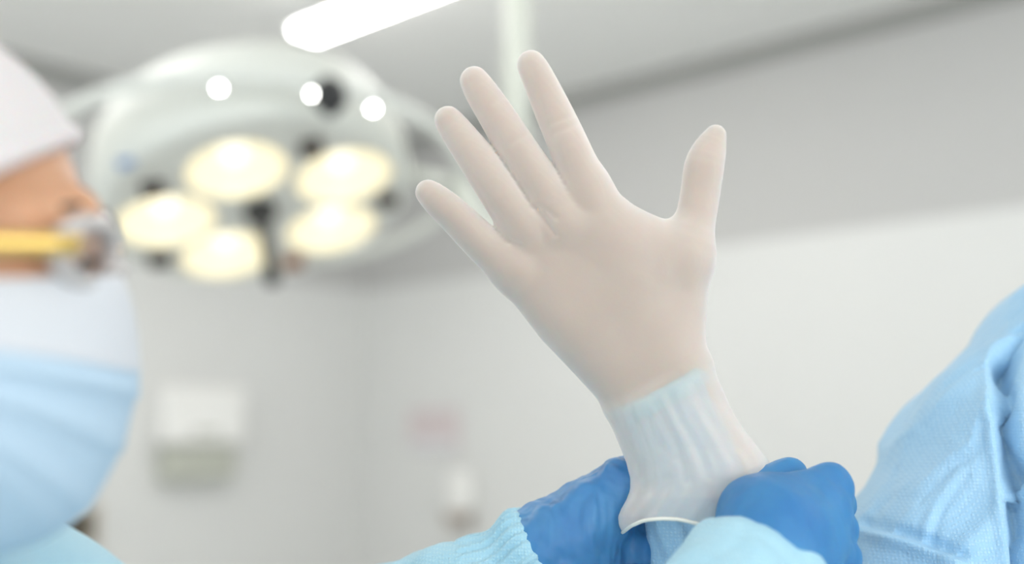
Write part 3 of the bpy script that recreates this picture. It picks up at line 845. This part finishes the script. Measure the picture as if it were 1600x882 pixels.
def body2(P):
    d = head2(K2H(P))
    d = smin(d, chain(P, [(T_sl, .050), (T_neck - A(0, 0, .05), .075), (T_sr, .050)], .02), .04)
    d = smin(d, chain(P, [(T_neck - A(0, 0, .09), .11), (kd(T_neck, .3), .115), (T_hip, .13)], .05), .05)
    d = smin(d, chain(P, [(T_sl, .048), (T_el, .038), (T_wl, .025)], .015), .02)
    d = smin(d, chain(P, [(T_sr, .048), (T_er, .038), (T_wr, .025)], .015), .02)
    d = smin(d, lhand(P, -.0012), .006); d = smin(d, rhand(P, -.0012), .006)
    for L, s in legs2:
        d = smin(d, chain(P, [(L, .085), (floor_pt(L, .45), .055), (floor_pt(L, .10), .036)], .02), .03)
        d = smin(d, chain(P, [(floor_pt(L - fwd2 * .04, .045), .034), (floor_pt(L + fwd2 * .15, .035), .030)], .02), .02)
    return d
V, Q = surface(body2, A(-.52, .05, -1.62), A(.24, .80, .16), .003, smooth=2)
base2 = k2w(floor_pt(T_hip, 0))
nurse = put('person', k2w(V), Q, M['skin'], None, base2)
tag(nurse, 'person in white cap and blue face mask, blue-gloved hands stretching the white glove', 'person')

for nm, f, b0, b1 in (('l', lhand, k(780, 930, .60), k(1110, 690, .67)), ('r', rhand, k(1120, 960, .50), k(1370, 690, .63))):
    lo = np.minimum(b0, b1) - .03; hi = np.maximum(b0, b1) + .03
    V, Q = surface(lambda P: f(P, 0), lo, hi, .0012, smooth=3)
    N = normals(V, Q)
    V = V + N * ((1 - np.abs(wav(V, 130, 51))) ** 4 * .0003 + (1.0 if nm == 'l' else .35) * (crumple(V, .018, 53) * .0026 + crumple(V, .008, 54) * .0011 - .0010))[:, None]
    o = put('blue_glove', k2w(V), Q, M['nitrile' if nm == 'l' else 'nitrile_taut'], nurse)
    o['label'] = 'wrinkled blue glove gripping the left edge of the white cuff' if nm == 'l' else 'blue glove closed in a fist at the right edge of the white cuff'

# gown of the masked person
def gown2(P):
    d = chain(P, [(T_sl, .068), (T_neck - A(-.01, 0, .04), .085), (T_sr, .062)], .02)
    d = smin(d, chain(P, [(h3(-.285, 0, -.115), .062), (h3(-.270, .0, -.20), .095)], .03), .04)
    d = smin(d, chain(P, [(T_neck - A(-.005, 0, .10), .13), (kd(T_neck, .32), .145), (T_hip, .17), (floor_pt(T_hip, .42), .21)], .05), .05)
    d = smin(d, np.sqrt(((P - A(-.26, .47, -.225)) ** 2).sum(1)) - .125, .02)
    d = smin(d, chain(P, [(A(-.258, .372, -.10), .068), (A(-.268, .39, -.16), .080)], .02), .02)
    d = smin(d, chain(P, [(A(-.285, .37, -.10), .070), (A(-.290, .385, -.18), .092)], .02), .02)
    top = (P - h3(-.285, 0, -.079)) @ nrm(A(.18, .137, .99))
    bot = -((P - floor_pt(T_hip, .36)) @ nrm(A(0, .137, .99)))
    return np.maximum(np.maximum(d, top), bot)
V, Q = surface(gown2, A(-.62, .05, -1.40), A(.05, .95, .05), .006, smooth=2)
N = normals(V, Q); V = V + N * (.004 * np.abs(wav(V, 18, 61)) + .002 * wav(V, 45, 62))[:, None]
gown_b = put('gown', k2w(V), Q, M['gownpale'], nurse)

def sleeve_obj(J, seed, lo, hi, amp, label):
    V, Q = surface(lambda P: chain(P, J, .02), lo, hi, .0022, smooth=2)
    N = normals(V, Q)
    r1 = 1 - np.abs(wav(V, 38, seed)); r2 = 1 - np.abs(wav(V, 75, seed + 1))
    V = V + N * (amp * (wav(V, 30, seed + 2) * .003 + crumple(V, .055, seed) * .014 + crumple(V, .024, seed + 1) * .005 - .008))[:, None]
    o = put('sleeve', k2w(V), Q, M['gownpale'], gown_b); return o
axl = nrm(T_wl - T_el); axr = nrm(T_wr - T_er)
JL = [(T_sl, .066), (T_el, .048), (T_wl - axl * .115, .050), (T_wl - axl * .066, .0435)]
JR = [(T_sr, .060), (T_er, .052), (T_wr - axr * .075, .044), (T_wr - axr * .002, .0345)]
sleeve_obj(JL, 71, A(-.50, .45, -.46), A(.08, .78, -.06), 1, '')
sleeve_obj(JR, 81, A(-.40, .15, -.44), A(.22, .60, -.06), 1, '')
def cuff(c0, ax, length, r0, r1, seed):
    u_, v_ = frame_of(ax); V = []; seg = 160; nr = 14
    ph = np.linspace(0, 2 * math.pi, seg, endpoint=False); rr = np.random.RandomState(seed)
    a1, a2, a3 = rr.uniform(0, 6.28, 3)
    for i in range(nr):
        t = i / (nr - 1)
        r = (r0 + (r1 - r0) * t ** .7) + .0022 * np.sin(math.pi * min(t * 1.0, 1) * 3) * (1 if t < .97 else 0)
        rip = 0.0014 * np.sin(ph * 26 + a1 + t * 1.5 * np.sin(ph * 3 + a2)) + .0006 * np.sin(ph * 41 + a3 + 2 * t)
        R_ = r + rip * (.5 + .7 * t) * min(1, (1 - t) * 6)
        if i == nr - 1: R_ = R_ - .002
        V.append(c0 + ax * (length * t) + R_[:, None] * (np.outer(np.cos(ph), u_) + np.outer(np.sin(ph), v_)))
    Fc = [(j * seg + i, j * seg + (i + 1) % seg, (j + 1) * seg + (i + 1) % seg, (j + 1) * seg + i) for j in range(nr - 1) for i in range(seg)]
    return np.vstack(V), Fc
V, Fc = cuff(T_wl - axl * .046, axl, .050, .0375, .0300, 5)
put('elastic_cuff', k2w(V), Fc, M['gownpale'], gown_b)
V, Fc = cuff(T_wr - axr * .012, axr, .026, .0330, .0270, 6)
put('elastic_cuff', k2w(V), Fc, M['gownpale'], gown_b)

# cap
capn = nrm(A(-.62, 0, 1.0))
def cap_f(P): return smin(ell(P, HC + A(-.004, 0, .002), (.1035, .083, .096)), ell(P, HC + A(-.035, 0, .012), (.10, .088, .092)), .02)
V, Q = surface(cap_f, HC - .15, HC + .15, .0028)
N = normals(V, Q); V = V + N * (wav(V, 70, 91) * .0018 + (1 - np.abs(wav(V, 60, 92))) ** 3 * .003)[:, None]
edge = hp(128, 188)
V, Fc, cut = clip(V, Q, -((V - edge) @ capn))
cap = put('bouffant_cap', h2w(V), Fc, M['cap'], nurse)
L = loops(cut)[0]; pts = V[L][::3]
for _ in range(4): pts = (np.roll(pts, 1, 0) + 2 * pts + np.roll(pts, -1, 0)) / 4
put('elastic_band', *tube(h2w(pts), .0042, 8, True), M['cap'], cap)
# mask: pleated sheet from the bridge of the nose to under the chin
mid = spline([hp(*p) for p in ((184, 412), (198, 448), (207, 496), (211, 548), (208, 586), (196, 638), (174, 702), (138, 762), (100, 796), (48, 818), (0, 828))], 73)
nt_, ns_ = len(mid), 61; V = []; fm = []
for i in range(nt_):
    t = i / (nt_ - 1); M_ = mid[i]
    side_z = .006 - .052 * t ** .9
    side_x = -.248 - .006 * math.sin(math.pi * t)
    ple = 0
    for tc in (.43, .57, .72): ple += .004 * max(0, 1 - abs((t - tc) / .07)) if t < tc else .004 * max(0, 1 - abs((t - tc) / .014))
    for j in range(ns_):
        th_ = (j / (ns_ - 1) - .5) * math.pi
        c_, s1 = math.cos(th_), math.sin(th_)
        x = side_x + (M_[0] - side_x) * c_ ** .75
        y = DH + (.0725 - .010 * math.sin(math.pi * t) * 0) * s1
        z = M_[2] + (side_z - M_[2]) * abs(s1) ** 2.2
        if t > .8: y = DH + .0725 * s1 * (1 - .25 * (t - .8) / .2)
        out = nrm(A(c_, s1, 0)) * ple * (c_ ** .5 if c_ > 0 else 0) * (.2 + .8 * abs(s1))
        V.append(A(x, y, z) + out)
Fc = []
for i in range(nt_ - 1):
    for j in range(ns_ - 1):
        Fc.append((i * ns_ + j, (i + 1) * ns_ + j, (i + 1) * ns_ + j + 1, i * ns_ + j + 1)); fm.append(0 if (i + .5) / (nt_ - 1) < .315 else 1)
V = np.array(V)
mask = put('face_mask', h2w(V), Fc, [M['maskwhite'], M['maskblue']], nurse, fmat=fm)
so_ = mask.modifiers.new('thickness', 'SOLIDIFY'); so_.thickness = .0012; so_.offset = 0
put('fold_edge', *tube(h2w(V[23 * ns_:24 * ns_]), .0016, 8), M['maskwhite'], mask)
for s in (-1, 1):
    put('ear_loop', *tube(h2w(spline([h3(-.248, s * .0735, -.002), h3(-.272, s * .082, .014), h3(-.290, s * .079, .006), h3(-.284, s * .077, -.03), h3(-.251, s * .0735, -.062)], 24)), .0012, 8), M['maskwhite'], mask)
# glasses
gx = -.1555
glasses = empty('glasses', (0, 0, 0)); glasses.parent = nurse; LOC[glasses.name] = LOC[nurse.name]
for s in (-1, 1):
    cy = s * .034; P_ = []
    for t in np.linspace(0, 2 * math.pi, 40, endpoint=False):
        yy = cy + .025 * math.cos(t); P_.append(h3(gx - .024 * (abs(yy) / .06) ** 1.6, yy, .0148 + .0115 * math.sin(t)))
    P_ = np.array(P_)
    put('rim', *tube(h2w(P_), .0038, 10, True), M['clear'], glasses)
    c0 = P_.mean(0); put('lens', h2w(np.vstack([P_, c0 + A(.001, 0, 0)])), [(i, (i + 1) % 40, 40) for i in range(40)], M['lensglass'], glasses)
    put('temple', *tube(h2w(spline([h3(gx - .024, s * .061, .0175), h3(-.18, s * .0705, .0172), h3(-.25, s * .079, .016), h3(-.285, s * .080, .008), h3(-.296, s * .077, -.012)], 24)), .0036, 8), M['gold'], glasses)
    put('nose_pad', *tube(h2w(np.array([h3(-.1565, s * .009, .006), h3(-.153, s * .010, .010), h3(gx, s * .011, .013)])), [.004, .003, .0015], 8), M['clear'], glasses)
    # eye, lashes and brow
    put('eye', *lathe(h2w(h3(-.1800, s * .033, .0090)), nrm(RK @ HF), [(0, -.0115), (.0100, -.006), (.0116, 0), (.0104, .0055), (.006, .0104), (.0058, .0106), (0, .0122)], 24, False), M['eye'], nurse)
    put('iris', *lathe(h2w(h3(-.1698, s * .033, .0090)), nrm(RK @ HF), [(0, .0028), (.0042, .0018), (.0058, .0004)], 20, False), M['iris'], nurse)
    put('eyelashes', *tube(h2w(spline([h3(-.1715, s * .020, .0105), h3(-.1655, s * .030, .0135), h3(-.1665, s * .040, .0120), h3(-.1755, s * .048, .0085)], 16)), .0014, 6), M['hair'], nurse)
    put('eyebrow', *tube(h2w(spline([h3(-.1575, s * .007, .0255), h3(-.1615, s * .020, .0300), h3(-.1720, s * .040, .0315), h3(-.186, s * .055, .027)], 18)), list(np.linspace(.0036, .0012, 18)), 8), M['hair'], nurse)
put('bridge', *tube(h2w(spline([h3(gx, -.010, .015), h3(gx + .002, 0, .0175), h3(gx, .010, .015)], 10)), .0024, 8), M['gold'], glasses)
for L, s in legs2:
    a = floor_pt(L, .04)
    V, Q = surface(lambda P: np.maximum(chain(P, [(a - fwd2 * .045, .044), (floor_pt(L + fwd2 * .16, .035), .040)], .02), -((P - floor_pt(L, .001)) @ nrm(A(0, .137, .99)))), a - .28, a + .28, .006)
    put('clog', k2w(V), Q, M['shoe'], nurse)

# ------------------------------------------------------------------ light, camera
def area(name, loc, target, sx, sy, power, col=(1, 1, 1)):
    l = bpy.data.lights.new(name, 'AREA'); l.shape = 'RECTANGLE'; l.size = sx; l.size_y = sy; l.energy = power; l.color = col
    o = bpy.data.objects.new(name, l); COL.objects.link(o); o.location = loc
    o.rotation_euler = (Vector(target) - Vector(loc)).to_track_quat('-Z', 'Y').to_euler()
    return o
wc = rp((w0 + w1) / 2, L2 + TH + .15, (z0 + z1) / 2)  # unseen fill lamps at the windows, tilted up to lift the ceiling
area('window_daylight', wc, wc - U2 + UP * 1.6, w1 - w0, z1 - z0, 34, (.97, .99, 1))
wd = rp(L1 + TH + .15, (v0 + v1) / 2, (z0 + z1) / 2)  # fill for the added window, also lifting the left-hand wall
area('window_daylight', wd, wd - U1 + UP * 1.6, v1 - v0, z1 - z0, 62, (.97, .99, 1))

world = bpy.data.worlds.new('World'); scene.world = world; world.use_nodes = True
world.node_tree.nodes['Background'].inputs[0].default_value = (.85, .93, 1, 1)
world.node_tree.nodes['Background'].inputs[1].default_value = 1.5

cam = bpy.data.cameras.new('camera'); co = bpy.data.objects.new('camera', cam); COL.objects.link(co)
co.location = CAM; co.rotation_euler = (math.pi / 2 + PITCH, 0, 0)
cam.sensor_width = 36; cam.sensor_fit = 'HORIZONTAL'; cam.lens = F / 1600 * 36; cam.clip_start = .02
cam.dof.use_dof = True; cam.dof.focus_distance = D0 - .012; cam.dof.aperture_fstop = cam.lens / 1000 / .018
scene.camera = co
vs = scene.view_settings
vs.view_transform = 'Standard'; vs.look = 'None'; vs.gamma = 1; vs.use_curve_mapping = False; vs.exposure = .36
scene.cycles.use_denoising = True
scene.cycles.max_bounces = 8; scene.cycles.transparent_max_bounces = 12
